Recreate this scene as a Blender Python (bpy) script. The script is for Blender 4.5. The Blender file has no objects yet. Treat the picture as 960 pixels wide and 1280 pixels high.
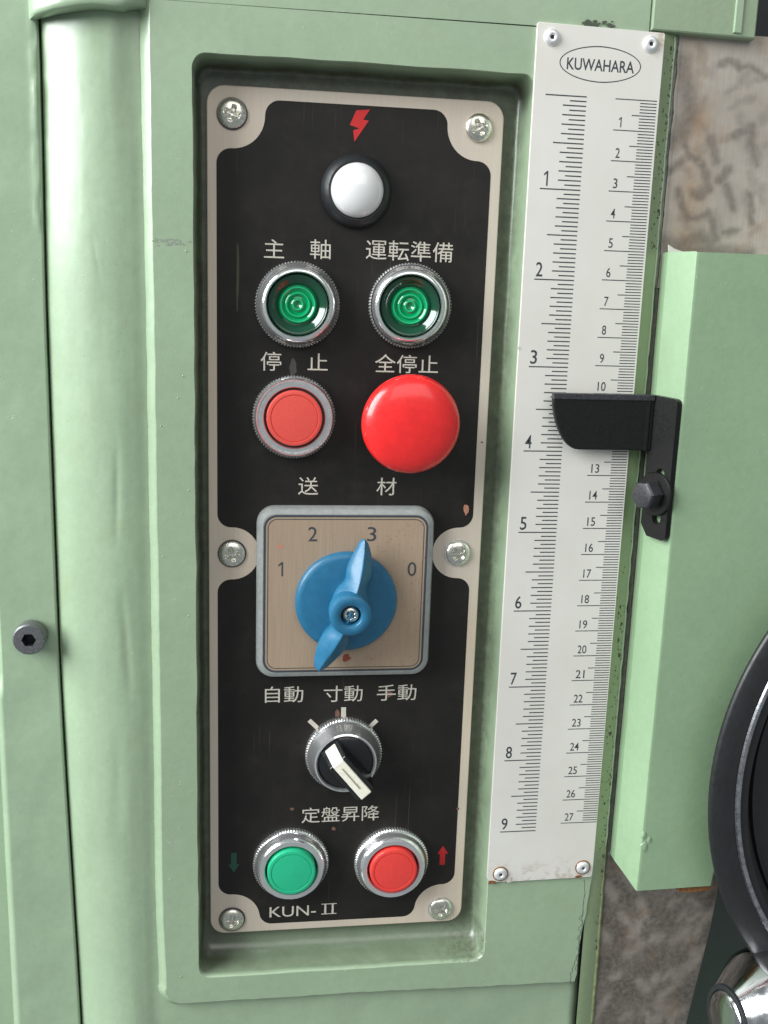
import bpy, bmesh, math, random
from mathutils import Vector, Matrix, noise, geometry
random.seed(7)
sc = bpy.context.scene
col = sc.collection
MM = 0.001

# ---------------------------------------------------------------- camera
cam_d = bpy.data.cameras.new('camera')
cam = bpy.data.objects.new('camera', cam_d); col.objects.link(cam)
cam_d.sensor_fit = 'VERTICAL'; cam_d.sensor_height = 36.0; cam_d.sensor_width = 27.0
cam_d.lens = 1242.31 / 1280 * 36
cam_d.clip_start = 0.01; cam_d.clip_end = 50
_r = Vector((0.99048794, -0.13383156, 0.03198067))
_u = Vector((-0.00316497, 0.21019822, 0.97765367))
_f = Vector((0.13756319, 0.96845538, -0.20777523))
cam.matrix_world = Matrix(((_r.x, _u.x, -_f.x, -0.1138811), (_r.y, _u.y, -_f.y, -0.3463718),
                           (_r.z, _u.z, -_f.z, -0.069692), (0, 0, 0, 1)))
sc.camera = cam

# ---------------------------------------------------------------- light
w = bpy.data.worlds.new('World'); sc.world = w; w.use_nodes = True
w.node_tree.nodes['Background'].inputs[0].default_value = (0.80, 0.88, 0.92, 1)
w.node_tree.nodes['Background'].inputs[1].default_value = 0.50

def area(name, loc, target, sx, sy, watts, color):
    d = bpy.data.lights.new(name, 'AREA'); d.shape = 'RECTANGLE'; d.size = sx; d.size_y = sy
    d.energy = watts; d.color = color
    o = bpy.data.objects.new(name, d); col.objects.link(o)
    o.location = loc
    o.rotation_euler = (Vector(target) - Vector(loc)).to_track_quat('-Z', 'Y').to_euler()
    return o
area('window_light_left', (-1.65, -0.50, 0.75), (-0.1, 0.0, -0.05), 1.4, 1.4, 140, (0.95, 0.99, 1.0))
area('fill_light_above', (0.10, -1.55, 1.05), (-0.05, 0.0, -0.15), 1.6, 1.2, 17, (1.0, 0.98, 0.95))  # added fill light above and behind the camera, for the front faces

sc.view_settings.view_transform = 'Standard'
sc.view_settings.look = 'None'
sc.view_settings.exposure = -0.68
sc.view_settings.gamma = 1.0
sc.render.film_transparent = False
sc.cycles.max_bounces = 8
sc.cycles.use_denoising = True
sc.render.filter_size = 1.9

# ================================================================ node helper
class NT:
    """small wrapper for writing node graphs"""
    def __init__(self, name):
        self.m = bpy.data.materials.new(name); self.m.use_nodes = True
        self.t = self.m.node_tree; self.t.nodes.clear()
        self.out = self.t.nodes.new('ShaderNodeOutputMaterial')
        self.b = self.t.nodes.new('ShaderNodeBsdfPrincipled')
        self.t.links.new(self.b.outputs[0], self.out.inputs[0])
        self.tc = self.t.nodes.new('ShaderNodeTexCoord')
        mp = self.t.nodes.new('ShaderNodeMapping'); mp.inputs['Scale'].default_value = (1000, 1000, 1000)
        self.t.links.new(self.tc.outputs['Object'], mp.inputs[0])
        self.co = mp.outputs[0]          # object coordinates in millimetres
    def set(self, node, key, v):
        if hasattr(v, 'is_output') or isinstance(v, bpy.types.NodeSocket):
            self.t.links.new(v, node.inputs[key])
        elif v is not None:
            node.inputs[key].default_value = v
    def math(self, op, a, b=None, c=None, clamp=False):
        n = self.t.nodes.new('ShaderNodeMath'); n.operation = op; n.use_clamp = clamp
        for i, v in enumerate((a, b, c)):
            if v is not None: self.set(n, i, v)
        return n.outputs[0]
    def xyz(self):
        n = self.t.nodes.new('ShaderNodeSeparateXYZ'); self.t.links.new(self.co, n.inputs[0]); return n.outputs
    def scaled(self, s):
        n = self.t.nodes.new('ShaderNodeMapping'); n.inputs['Scale'].default_value = s
        self.t.links.new(self.co, n.inputs[0]); return n.outputs[0]
    def noise(self, scale, detail=3, rough=0.5, co=None, dist=0):
        n = self.t.nodes.new('ShaderNodeTexNoise')
        self.t.links.new(co or self.co, n.inputs['Vector'])
        n.inputs['Scale'].default_value = scale; n.inputs['Detail'].default_value = detail
        n.inputs['Roughness'].default_value = rough; n.inputs['Distortion'].default_value = dist
        return n.outputs[0]
    def ramp(self, v, lo, hi, a=0.0, b=1.0):
        n = self.t.nodes.new('ShaderNodeMapRange'); n.clamp = True
        n.inputs[1].default_value = lo; n.inputs[2].default_value = hi
        n.inputs[3].default_value = a; n.inputs[4].default_value = b
        self.set(n, 0, v); return n.outputs[0]
    def mix(self, f, a, b):
        n = self.t.nodes.new('ShaderNodeMix'); n.data_type = 'RGBA'
        self.set(n, 0, f)
        for i, v in ((6, a), (7, b)):
            if isinstance(v, tuple): v = (*v, 1) if len(v) == 3 else v
            self.set(n, i, v)
        return n.outputs[2]
    def attr(self, name):
        n = self.t.nodes.new('ShaderNodeAttribute'); n.attribute_name = name; return n.outputs['Fac']
    def bump(self, h, strength, dist_mm, prev=None):
        n = self.t.nodes.new('ShaderNodeBump'); n.inputs['Strength'].default_value = strength
        n.inputs['Distance'].default_value = dist_mm * MM
        self.t.links.new(h, n.inputs['Height'])
        if prev: self.t.links.new(prev, n.inputs['Normal'])
        return n.outputs[0]
    def fin(self, color=None, rough=None, metal=None, normal=None, spec=None, coat=None, coat_rough=None,
            trans=None, ior=None, sss=None):
        b = self.b
        for k, v in (('Base Color', color), ('Roughness', rough), ('Metallic', metal), ('Normal', normal),
                     ('Specular IOR Level', spec), ('Coat Weight', coat), ('Coat Roughness', coat_rough),
                     ('Transmission Weight', trans), ('IOR', ior), ('Subsurface Weight', sss)):
            if v is None: continue
            if isinstance(v, tuple) and len(v) == 3: v = (*v, 1)
            self.set(b, k, v)
        return self.m

GREEN = (0.325, 0.43, 0.286)
def green_paint(name, base=GREEN, rough=0.36, grime=0.5, pocket=False, bump=0.55):
    n = NT(name)
    big = n.noise(0.018, 4, 0.55)
    c = n.mix(n.ramp(big, 0.35, 0.68), tuple(v * 0.93 for v in base), tuple(min(1, v * 1.05) for v in base))
    yel = n.noise(0.05, 5, 0.6)
    c = n.mix(n.ramp(yel, 0.55, 0.85, 0, grime * 0.5), c, (base[0] * .80, base[1] * .74, base[2] * .50))
    mot = n.noise(0.38, 3, 0.6)
    c = n.mix(n.ramp(mot, 0.3, 0.7, 0.16, 0.0), c, (base[0] * .55, base[1] * .60, base[2] * .50))
    sm = n.noise(0.022, 5, 0.7, n.scaled((1, 1, 0.45)))
    c = n.mix(n.ramp(sm, 0.56, 0.72, 0, 0.30 * grime), c, (0.17, 0.20, 0.13))
    speck = n.noise(0.9, 2, 0.5)
    c = n.mix(n.ramp(speck, 0.70, 0.76, 0, 0.45 * grime), c, (0.10, 0.11, 0.06))
    # small pale chips
    chip = n.math('MULTIPLY', n.ramp(n.noise(0.55, 3, 0.6), 0.69, 0.71), n.ramp(n.noise(0.03, 2), 0.52, 0.6))
    c = n.mix(n.math('MULTIPLY', chip, 0.6), c, (0.45, 0.50, 0.42))
    if pocket:      # oily dust on the pocket floor, with the recess shadow painted in too
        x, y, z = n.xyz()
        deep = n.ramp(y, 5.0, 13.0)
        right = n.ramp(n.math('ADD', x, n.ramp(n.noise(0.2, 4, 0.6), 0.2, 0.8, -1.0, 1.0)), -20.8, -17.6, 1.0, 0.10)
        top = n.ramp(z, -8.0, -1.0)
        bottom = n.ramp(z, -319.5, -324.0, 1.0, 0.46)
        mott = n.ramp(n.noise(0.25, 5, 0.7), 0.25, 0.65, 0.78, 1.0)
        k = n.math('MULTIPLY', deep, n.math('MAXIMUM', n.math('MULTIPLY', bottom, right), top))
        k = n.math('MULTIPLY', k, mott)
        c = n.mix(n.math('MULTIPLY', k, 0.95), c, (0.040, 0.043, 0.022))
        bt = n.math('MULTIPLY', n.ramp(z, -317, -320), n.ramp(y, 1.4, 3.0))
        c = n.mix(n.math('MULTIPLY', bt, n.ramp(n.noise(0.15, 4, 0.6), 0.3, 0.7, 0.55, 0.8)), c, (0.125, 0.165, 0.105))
        cl = n.math('MULTIPLY', n.math('MULTIPLY', n.ramp(x, -108, -126), n.ramp(z, -316, -321)), n.ramp(y, 4.0, 9.0))  # shadow painted into the lower left corner
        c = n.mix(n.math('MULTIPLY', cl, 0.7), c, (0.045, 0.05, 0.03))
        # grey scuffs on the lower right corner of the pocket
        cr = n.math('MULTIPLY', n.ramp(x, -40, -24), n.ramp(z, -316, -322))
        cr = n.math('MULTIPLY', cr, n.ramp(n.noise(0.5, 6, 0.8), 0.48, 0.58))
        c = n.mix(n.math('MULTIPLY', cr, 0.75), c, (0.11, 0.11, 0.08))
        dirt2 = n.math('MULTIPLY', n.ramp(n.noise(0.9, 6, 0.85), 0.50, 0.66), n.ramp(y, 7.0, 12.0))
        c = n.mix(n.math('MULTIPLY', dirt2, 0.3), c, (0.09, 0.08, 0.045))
    r = n.ramp(n.noise(0.12, 3), 0.3, 0.7, rough - 0.06, rough + 0.08)
    bm = n.bump(n.noise(0.42, 3, 0.55), bump * 0.26, 0.28)
    bm = n.bump(n.noise(1.1, 2, 0.5), bump * 0.32, 0.10, bm)
    bm = n.bump(n.noise(0.05, 3, 0.5), bump * 0.3, 0.5, bm)
    bm = n.bump(chip, 0.5, 0.15, bm)
    return n.fin(c, r, 0, bm, spec=0.5, coat=0.75, coat_rough=0.27)

def plain(name, color, rough=0.5, metal=0.0, var=0.06, nscale=0.4, bump=0.15, bdist=0.05, **kw):
    n = NT(name)
    v = n.noise(nscale, 4, 0.6)
    c = n.mix(n.ramp(v, 0.3, 0.7), tuple(max(0, x * (1 - var)) for x in color), tuple(min(1, x * (1 + var)) for x in color))
    r = n.ramp(n.noise(nscale * 2.3, 3), 0.3, 0.7, max(0.02, rough - 0.06), rough + 0.08)
    return n.fin(c, r, metal, n.bump(n.noise(nscale * 5, 2), bump * 0.5, bdist * 0.6), **kw)

M = {}
M['green'] = green_paint('green_machine_paint')
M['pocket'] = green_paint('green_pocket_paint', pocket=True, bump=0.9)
M['guard'] = green_paint('green_guard_paint', base=(0.278, 0.408, 0.246), grime=0.55, bump=0.6)
M['cover'] = green_paint('green_cover_paint', base=(0.33, 0.44, 0.295), grime=0.45, bump=0.6)
M['shaded_green'] = green_paint('shaded_green_paint', base=(0.05, 0.09, 0.055), rough=0.45)  # machine green with its shade put into the base colour
M['gap'] = plain('gap_dark', (0.03, 0.035, 0.035), 0.7)
M['black_room'] = plain('unlit_interior', (0.012, 0.012, 0.014), 0.8)
M['crack'] = plain('dark_filler_line', (0.045, 0.06, 0.05), 0.7, var=0.4, nscale=0.8)
M['scratch'] = plain('pale_scratch', (0.85, 0.30, 0.28), 0.5)
M['oldpaint'] = plain('yellowed_edge_paint', (0.21, 0.25, 0.12), 0.5, var=0.3, nscale=0.5)
M['rust'] = plain('rust', (0.20, 0.085, 0.025), 0.8, var=0.5, nscale=0.7, bump=0.6, bdist=0.2)
M['flake'] = plain('pale_flake', (0.62, 0.62, 0.55), 0.4, var=0.1)
M['ink'] = plain('dark_ink', (0.045, 0.055, 0.065), 0.5)
M['white_print'] = plain('cream_print', (0.60, 0.56, 0.48), 0.5, var=0.08)
M['red_print'] = plain('red_print', (0.62, 0.02, 0.02), 0.5)
M['green_print'] = plain('green_print', (0.012, 0.07, 0.045), 0.5)
M['dark_red_print'] = plain('dark_red_print', (0.42, 0.012, 0.015), 0.5)
M['stain'] = plain('brown_stain', (0.17, 0.08, 0.055), 0.75, var=0.3, nscale=1.5)
M['pink_stain'] = plain('red_paint_smear', (0.50, 0.22, 0.15), 0.6, var=0.2, nscale=1.5)
M['chrome'] = plain('chrome', (0.90, 0.90, 0.90), 0.15, 0.88, var=0.05, nscale=0.5, bump=0.05)
M['chrome_worn'] = plain('worn_chrome', (0.76, 0.76, 0.75), 0.24, 0.82, var=0.22, nscale=0.9, bump=0.15)
M['screw'] = plain('zinc_screw', (0.82, 0.79, 0.70), 0.27, 1.0, var=0.25, nscale=1.6, bump=0.3)
M['rivet'] = plain('aluminium_rivet', (0.88, 0.88, 0.88), 0.38, 0.6, var=0.06, nscale=1.2)
M['rubber'] = plain('black_rubber', (0.018, 0.02, 0.022), 0.42)
M['white_lens'] = plain('white_opal_lens', (0.80, 0.80, 0.79), 0.16, var=0.01, bump=0.0, sss=0.0, coat=0.5, coat_rough=0.05)
M['red_cap'] = plain('red_plastic', (0.78, 0.055, 0.045), 0.34, var=0.06, nscale=1.0, bump=0.25, coat=0.15, coat_rough=0.2)
M['red_cap_pale'] = plain('faded_red_plastic', (0.74, 0.085, 0.065), 0.42, var=0.10, nscale=2.5, bump=0.35)
M['estop_red'] = plain('worn_red_plastic', (0.84, 0.020, 0.020), 0.30, var=0.08, nscale=0.25, bump=0.0, coat=0.5, coat_rough=0.10)
M['green_cap'] = plain('green_plastic', (0.02, 0.47, 0.24), 0.36, var=0.06, nscale=1.5, bump=0.25)
M['black_plastic'] = plain('black_plastic', (0.012, 0.013, 0.014), 0.22)
M['ivory'] = plain('ivory_insert', (0.74, 0.71, 0.60), 0.35, var=0.10, nscale=0.8)
M['blue'] = plain('blue_plastic', (0.016, 0.135, 0.255), 0.40, var=0.09, nscale=0.35, bump=0.0, coat=0.15, coat_rough=0.15)
M['grey_frame'] = plain('grey_plastic_frame', (0.30, 0.315, 0.305), 0.42, var=0.12, nscale=0.6)
M['pointer'] = plain('black_oxide_steel', (0.012, 0.012, 0.0115), 0.38, 0.35, var=0.25, nscale=0.8, bump=0.4)
M['bolt'] = plain('dark_steel_bolt', (0.10, 0.10, 0.11), 0.34, 0.8, var=0.35, nscale=1.2, bump=0.5)
M['socket'] = plain('grey_socket_screw', (0.17, 0.175, 0.18), 0.42, 0.6, var=0.25, nscale=1.0, bump=0.3)
M['wheel'] = plain('black_enamel', (0.012, 0.013, 0.014), 0.44, var=0.15, nscale=0.2, bump=0.2, coat=0.12, coat_rough=0.2)
M['polished'] = plain('polished_chrome', (0.62, 0.62, 0.63), 0.10, 1.0, var=0.02, nscale=0.1, bump=0.0)
M['bright_edge'] = plain('bare_steel_edge', (0.50, 0.50, 0.53), 0.28, 1.0, var=0.3, nscale=0.5)

# glass of the green lit buttons
n = NT('green_glass')
M['green_glass'] = n.fin((0.0, 0.30, 0.10), 0.10, 0, n.bump(n.noise(1.5, 2), 0.1, 0.05), coat=0.6, coat_rough=0.05)
n = NT('dark_green_glass')
M['green_glass_dark'] = n.fin((0.004, 0.055, 0.026), 0.12, 0, None, coat=0.6, coat_rough=0.05)
n = NT('pale_green_glass')
M['green_glass_pale'] = n.fin((0.03, 0.50, 0.22), 0.15, 0, None, coat=0.6, coat_rough=0.05)

# black printed field with scratches and faint dust
n = NT('black_print')
c = n.mix(n.ramp(n.noise(0.05, 5, 0.65), 0.4, 0.8), (0.014, 0.0125, 0.0115), (0.024, 0.021, 0.0185))
c = n.mix(n.ramp(n.noise(1.6, 3, 0.7), 0.66, 0.76, 0, 0.35), c, (0.07, 0.065, 0.055))
c = n.mix(n.ramp(n.noise(0.10, 6, 0.75), 0.56, 0.72, 0, 0.22), c, (0.040, 0.036, 0.031))
scr = n.ramp(n.noise(1.0, 2, 0.5, n.scaled((1.2, 1, 0.02))), 0.70, 0.73, 0, 1)
scr = n.math('MULTIPLY', scr, n.ramp(n.noise(0.025, 2), 0.48, 0.6))
c = n.mix(n.math('MULTIPLY', scr, 0.25), c, (0.12, 0.11, 0.09))
M['black_print'] = n.fin(c, n.ramp(n.noise(0.3, 4), 0.3, 0.7, 0.38, 0.52), 0, n.bump(n.noise(2.0, 2), 0.1, 0.05), spec=0.28)

# anodised face plate
n = NT('champagne_aluminium')
br = n.noise(1.0, 3, 0.6, n.scaled((3.0, 1, 0.05)))
c = n.mix(n.ramp(br, 0.3, 0.7), (0.66, 0.54, 0.42), (0.74, 0.61, 0.48))
c = n.mix(n.ramp(n.noise(0.35, 5, 0.7), 0.68, 0.80, 0, 0.5), c, (0.32, 0.24, 0.17))
c = n.mix(n.ramp(n.noise(0.012, 2, 0.5), 0.35, 0.65, 0, 0.5), c, (0.55, 0.52, 0.48))
M['plate'] = n.fin(c, n.ramp(br, 0.3, 0.7, 0.36, 0.46), 0.15, n.bump(br, 0.08, 0.05))

# dial face: brushed warm metal with brown dots
n = NT('dial_aluminium')
br = n.noise(1.0, 3, 0.6, n.scaled((3.0, 1, 0.06)))
c = n.mix(n.ramp(br, 0.3, 0.7), (0.385, 0.28, 0.195), (0.45, 0.335, 0.24))
x, y, z = n.xyz()
c = n.mix(n.math('MULTIPLY', n.ramp(n.noise(1.1, 4, 0.6), 0.63, 0.70), n.ramp(x, -90, -55, 0.1, 0.8)), c, (0.22, 0.11, 0.06))
M['dial'] = n.fin(c, n.ramp(br, 0.3, 0.7, 0.36, 0.46), 0.15, n.bump(br, 0.1, 0.05))

# ruler plate
n = NT('ruler_aluminium')
br = n.noise(1.0, 3, 0.6, n.scaled((4.0, 1, 0.06)))
c = n.mix(n.ramp(n.noise(0.03, 4, 0.6), 0.3, 0.7), (0.71, 0.68, 0.62), (0.77, 0.745, 0.69))
c = n.mix(n.ramp(n.noise(0.6, 4, 0.7), 0.70, 0.80, 0, 0.4), c, (0.40, 0.36, 0.28))
x, y, z = n.xyz()
ru = n.math('MULTIPLY', n.ramp(z, -284, -292), n.ramp(n.noise(0.22, 5, 0.7), 0.50, 0.60))
c = n.mix(n.math('MULTIPLY', ru, 0.38), c, (0.32, 0.17, 0.08))
ru2 = n.math('MULTIPLY', n.math('MULTIPLY', n.ramp(z, 12, 19), n.ramp(x, 19, 25)), n.ramp(n.noise(0.3, 4, 0.7), 0.45, 0.58))
c = n.mix(n.math('MULTIPLY', ru2, 0.6), c, (0.42, 0.30, 0.15))
M['ruler'] = n.fin(c, n.ramp(br, 0.3, 0.7, 0.38, 0.5), 0.08, n.bump(br, 0.08, 0.05))

# bare scraped steel way; 'mark' attribute holds the scraped flaking marks and painted shade lower down, 'rusty' the rust bloom
n = NT('scraped_steel')
br = n.noise(1.0, 4, 0.6, n.scaled((2.2, 1, 0.04)))
c = n.mix(n.ramp(n.noise(0.05, 5, 0.6), 0.3, 0.7), (0.37, 0.325, 0.275), (0.53, 0.475, 0.415))
c = n.mix(n.ramp(br, 0.35, 0.7, 0, 0.30), c, (0.26, 0.21, 0.18))
c = n.mix(n.math('MULTIPLY', n.attr('rusty'), n.ramp(n.noise(0.12, 5, 0.7), 0.3, 0.6)), c, (0.42, 0.26, 0.14))
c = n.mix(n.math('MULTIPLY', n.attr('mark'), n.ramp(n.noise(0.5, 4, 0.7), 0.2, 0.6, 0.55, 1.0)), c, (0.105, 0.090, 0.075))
c = n.mix(n.ramp(n.noise(0.9, 4, 0.7), 0.66, 0.75, 0, 0.6), c, (0.14, 0.10, 0.07))
M['steel'] = n.fin(c, n.ramp(n.noise(0.2, 4), 0.3, 0.7, 0.42, 0.6), 0.25, n.bump(br, 0.2, 0.08))

# ================================================================ mesh helpers
def wloc(o):
    v = Vector((0, 0, 0))
    while o: v = v + Vector(o.location); o = o.parent
    return v
def link(name, me, mat, parent=None, loc=None):
    """loc (mm) is the world place of a locally built mesh; None = mesh is in world mm"""
    o = bpy.data.objects.new(name, me); col.objects.link(o)
    if mat is not None and not me.materials:
        me.materials.append(M[mat] if isinstance(mat, str) else mat)
    L = Vector(loc) * MM if loc else Vector((0, 0, 0))
    if parent: o.parent = parent; L = L - wloc(parent)
    o.location = L
    return o
def mesh(verts, faces, smooth=40):
    me = bpy.data.meshes.new('m')
    me.from_pydata([Vector(v) * MM for v in verts], [], faces)
    if smooth:
        me.polygons.foreach_set('use_smooth', [True] * len(me.polygons))
        me.set_sharp_from_angle(angle=math.radians(smooth))
    me.update(); return me
def thing(name, label, cat, loc=(0, 0, 0), group=None):
    o = bpy.data.objects.new(name, None); col.objects.link(o); o.empty_display_size = 0.01
    o.location = Vector(loc) * MM
    o['label'] = label; o['category'] = cat
    if group: o['group'] = group
    return o
def merge(*parts):
    V, F = [], []
    for v, f in parts:
        k = len(V); V += v; F += [tuple(i + k for i in q) for q in f]
    return V, F
def lathe(prof, seg=64, cap0=False, cap1=False, teeth=None, phase=0.0):
    """prof: (radius, height towards the viewer); axis -Y. teeth=(count, depth, set of profile rows)"""
    V, F = [], []
    for j, (r, h) in enumerate(prof):
        for i in range(seg):
            a = 2 * math.pi * (i + phase) / seg
            rr = r
            if teeth and j in teeth[2]: rr = r - teeth[1] * (i % 2)
            V.append((rr * math.cos(a), -h, rr * math.sin(a)))
    for j in range(len(prof) - 1):
        for i in range(seg):
            a, b = j * seg + i, j * seg + (i + 1) % seg
            F.append((a, b, b + seg, a + seg))
    if cap0: F.append(tuple(reversed(range(seg))))
    if cap1: F.append(tuple((len(prof) - 1) * seg + i for i in range(seg)))
    return V, F
def rrect(x0, x1, z0, z1, r, n=8):
    P = []
    for cx, cz, a0 in ((x1 - r, z1 - r, 0), (x0 + r, z1 - r, 90), (x0 + r, z0 + r, 180), (x1 - r, z0 + r, 270)):
        for i in range(n + 1):
            a = math.radians(a0 + 90 * i / n)
            P.append((cx + r * math.cos(a), cz + r * math.sin(a)))
    return P
def fill(loops, y):
    """flat face with holes at depth y; loops of (x,z), first is the outer one"""
    vl = [[Vector((p[0], p[1], 0)) for p in L] for L in loops]
    tri = geometry.tessellate_polygon(vl)
    V = [(p[0], y, p[1]) for L in loops for p in L]
    F = []
    for t in tri:
        a, b, c = (Vector((V[i][0], V[i][2])) for i in t)
        s = (b - a).cross(c - a)
        F.append(tuple(t) if s > 0 else tuple(reversed(t)))
    return V, F
def strips(loops3, closed=True, cap_last=False, flip=False):
    """skin consecutive loops of equal length, points (x,y,z)"""
    n_ = len(loops3[0]); V = [p for L in loops3 for p in L]; F = []
    for j in range(len(loops3) - 1):
        for i in range(n_ if closed else n_ - 1):
            a, b = j * n_ + i, j * n_ + (i + 1) % n_
            q = (a, b, b + n_, a + n_)
            F.append(q[::-1] if flip else q)
    if cap_last:
        q = tuple((len(loops3) - 1) * n_ + i for i in range(n_)); F.append(q)
    return V, F
def slab(loop, y_front, y_back, bev=0.3):
    """plate with outline loop (x,z) counter-clockwise seen from the front, with a bevelled front edge"""
    def off(d):
        n_ = len(loop); R = []
        for i in range(n_):
            p, q, s = Vector(loop[i - 1]), Vector(loop[i]), Vector(loop[(i + 1) % n_])
            e1, e2 = (q - p), (s - q)
            if e1.length < 1e-6: e1 = e2
            if e2.length < 1e-6: e2 = e1
            e1, e2 = e1.normalized(), e2.normalized()
            nn = Vector((-(e1.y + e2.y), e1.x + e2.x))
            if nn.length < 1e-6: nn = Vector((-e1.y, e1.x))
            nn.normalize()
            R.append((q.x + nn.x * d, q.y + nn.y * d))
        return R
    inn = off(bev)
    L0 = [(x, y_back, z) for x, z in loop]; L1 = [(x, y_front + bev, z) for x, z in loop]
    L2 = [(x + (a - x) * .3, y_front + bev * .3, z + (b - z) * .3) for (x, z), (a, b) in zip(loop, inn)]
    L3 = [(x, y_front, z) for x, z in inn]
    s = strips([L0, L1, L2, L3])
    b = [(x, y_back, z) for x, z in loop]
    return merge(s, fill([inn], y_front), (b, [tuple(reversed(range(len(b))))]))
def box(x0, x1, y0, y1, z0, z1):
    return slab([(x0, z0), (x1, z0), (x1, z1), (x0, z1)], y0, y1, 0.25)
def wob(x, z, amp, sc_=0.05, seed=0.0):
    return amp * noise.noise(Vector((x * sc_, z * sc_, seed)))
def fbm(x, z, s, seed=0, o=3):
    return noise.fractal(Vector((x * s, z * s, seed)), 1.0, 2.0, o)
def grid(us, vs, fn):
    V = [fn(u, v) for v in vs for u in us]; n_ = len(us)
    F = [(j * n_ + i, j * n_ + i + 1, (j + 1) * n_ + i + 1, (j + 1) * n_ + i)
         for j in range(len(vs) - 1) for i in range(n_ - 1)]
    return V, F
def lin(a, b, n_): return [a + (b - a) * i / (n_ - 1) for i in range(n_)]
def smoothstep(a, b, x):
    t = min(1, max(0, (x - a) / (b - a))); return t * t * (3 - 2 * t)
def text(name, s, x, z, y, h, mat, parent, width=None, align='left', ext=0.04, bold=0.0, shear=0.0, fit_h=None):
    """printed lettering; h = height of the outline box in mm (or em size), width = final width in mm"""
    cu = bpy.data.curves.new('t', 'FONT'); cu.body = s; cu.size = 1.0; cu.offset = bold; cu.shear = shear
    cu.resolution_u = 4
    o = bpy.data.objects.new('t', cu); col.objects.link(o)
    dg = bpy.context.evaluated_depsgraph_get()
    me = bpy.data.meshes.new_from_object(o.evaluated_get(dg))
    bpy.data.objects.remove(o)
    xs = [v.co.x for v in me.vertices]; ys = [v.co.y for v in me.vertices]
    x0, x1, y0, y1 = min(xs), max(xs), min(ys), max(ys)
    sy = h / (y1 - y0); sx = (width / (x1 - x0)) if width else sy
    cx_ = {'left': x0, 'center': (x0 + x1) / 2}[align]
    for v in me.vertices:
        v.co = Vector(((v.co.x - cx_) * sx * MM, 0, (v.co.y - (y0 + y1) / 2) * sy * MM))
    me.materials.clear()
    return link(name, me, mat, parent, (x, y, z))

# ================================================================ room behind
def struct(name, me, mat):
    o = link(name, me, mat); o['kind'] = 'structure'; return o
struct('backdrop', mesh(*box(-420, 420, 95, 105, -620, 260)), 'black_room')

# ================================================================ machine body
body = thing('machine_body', 'pale green cast iron machine body with a deep pocket around the black control panel', 'machine', (-60, 30, -360))
# --- raised front pad with the pocket hole
PL, PR, PT, PB = -144.5, 25.5, 21.0, -341.5
def pad_outline():
    P = []
    for z in lin(PT, PB + 7, 150):     # down the left edge, slightly wavy
        P.append((PL + wob(0, z, 1.1, 0.013, 1) + wob(0, z, 0.22, 0.09, 2) + wob(0, z, 0.16, 0.7, 12), z))
    for i in range(1, 9):
        a = math.radians(180 + 90 * i / 9)
        P.append((PL + 7 + 7 * math.cos(a), PB + 7 + 7 * math.sin(a)))
    for x in lin(PL + 7.5, PR - 4, 60):
        P.append((x, PB - 1.3 * smoothstep(-80, 20, x) + wob(x, 0, 0.5, 0.08, 3) + wob(x, 3, 0.25, 0.5, 3)))
    for z in lin(PB + 2, PT, 90):     # chipped right edge
        low = smoothstep(-290, -330, z)
        P.append((PR - 3.2 * low + wob(0, z, 1.0, 0.12, 5) * (0.4 + low) + wob(0, z, 0.5, 0.6, 6), z))
    return P
pad = pad_outline()
def pocket_loop(inset, y, wobble):
    r = 4.6 + inset * 0.4
    L = rrect(-131.6 + inset * 0.35, -17.6 - inset, -330.8 + inset * 0.95, 6.4 - inset * 0.35, r, 8)
    # add points along straight sides
    R = []
    for i in range(len(L)):
        p, q = Vector(L[i]), Vector(L[(i + 1) % len(L)])
        k = max(1, int((q - p).length / 5))
        for j in range(k):
            s = p.lerp(q, j / k); R.append(s)
    out = []
    for s in R:
        out.append((s.x + wob(s.x, s.y, wobble, 0.07, 8) + wob(s.x, s.y, wobble * .5, 0.35, 9), y,
                    s.y + wob(s.x, s.y, wobble, 0.07, 11)))
    return out
base = pocket_loop(0, 1.0, 0.45)
NP = len(base)
def pk(inset, y, wobble):
    L = pocket_loop(0, y, 0.45)
    cx_, cz_ = -74.6, -162.2
    out = []
    for (x, _, z) in L:
        # inset measured per side: more on the right and the bottom (drafted, filleted), less left and top
        dl = smoothstep(-70, -128, x); dr = smoothstep(-60, -22, x); db = smoothstep(-300, -328, z); dt = smoothstep(-20, 4, z)
        nx = x + inset * (0.30 * dl - 0.36 * dr); nz = z + inset * (1.15 * db - 0.35 * dt)
        out.append((nx + wob(x, z, wobble, 0.2, 5 + inset), y, nz + wob(x, z, wobble, 0.2, 7 + inset)))
    return out
loops = [pk(0, 1.0, 0), pk(0.15, 1.08, 0), pk(0.45, 1.4, 0), pk(0.65, 2.0, 0.1), pk(1.2, 6, 0.3), pk(1.8, 9.5, 0.4),
         pk(2.8, 12.3, 0.4), pk(4.2, 13.9, 0.4), pk(6.2, 14.8, 0.3), pk(8.0, 15.0, 0.2)]
pad_face = fill([pad, [(x, z) for x, _, z in base]], 1.0)
def padoff(d, y):
    out = []
    n_ = len(pad)
    for i in range(n_):
        p, q, s = Vector(pad[max(0, i - 1)]), Vector(pad[i]), Vector(pad[min(n_ - 1, i + 1)])
        e = (s - p).normalized(); nn = Vector((-e.y, e.x)) * -1   # outward for a ccw open run
        kx = 1.0 if nn.x < -0.5 else 0.5
        out.append((q.x + nn.x * d * kx, y, q.y + nn.y * d * kx))
    return out
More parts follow.
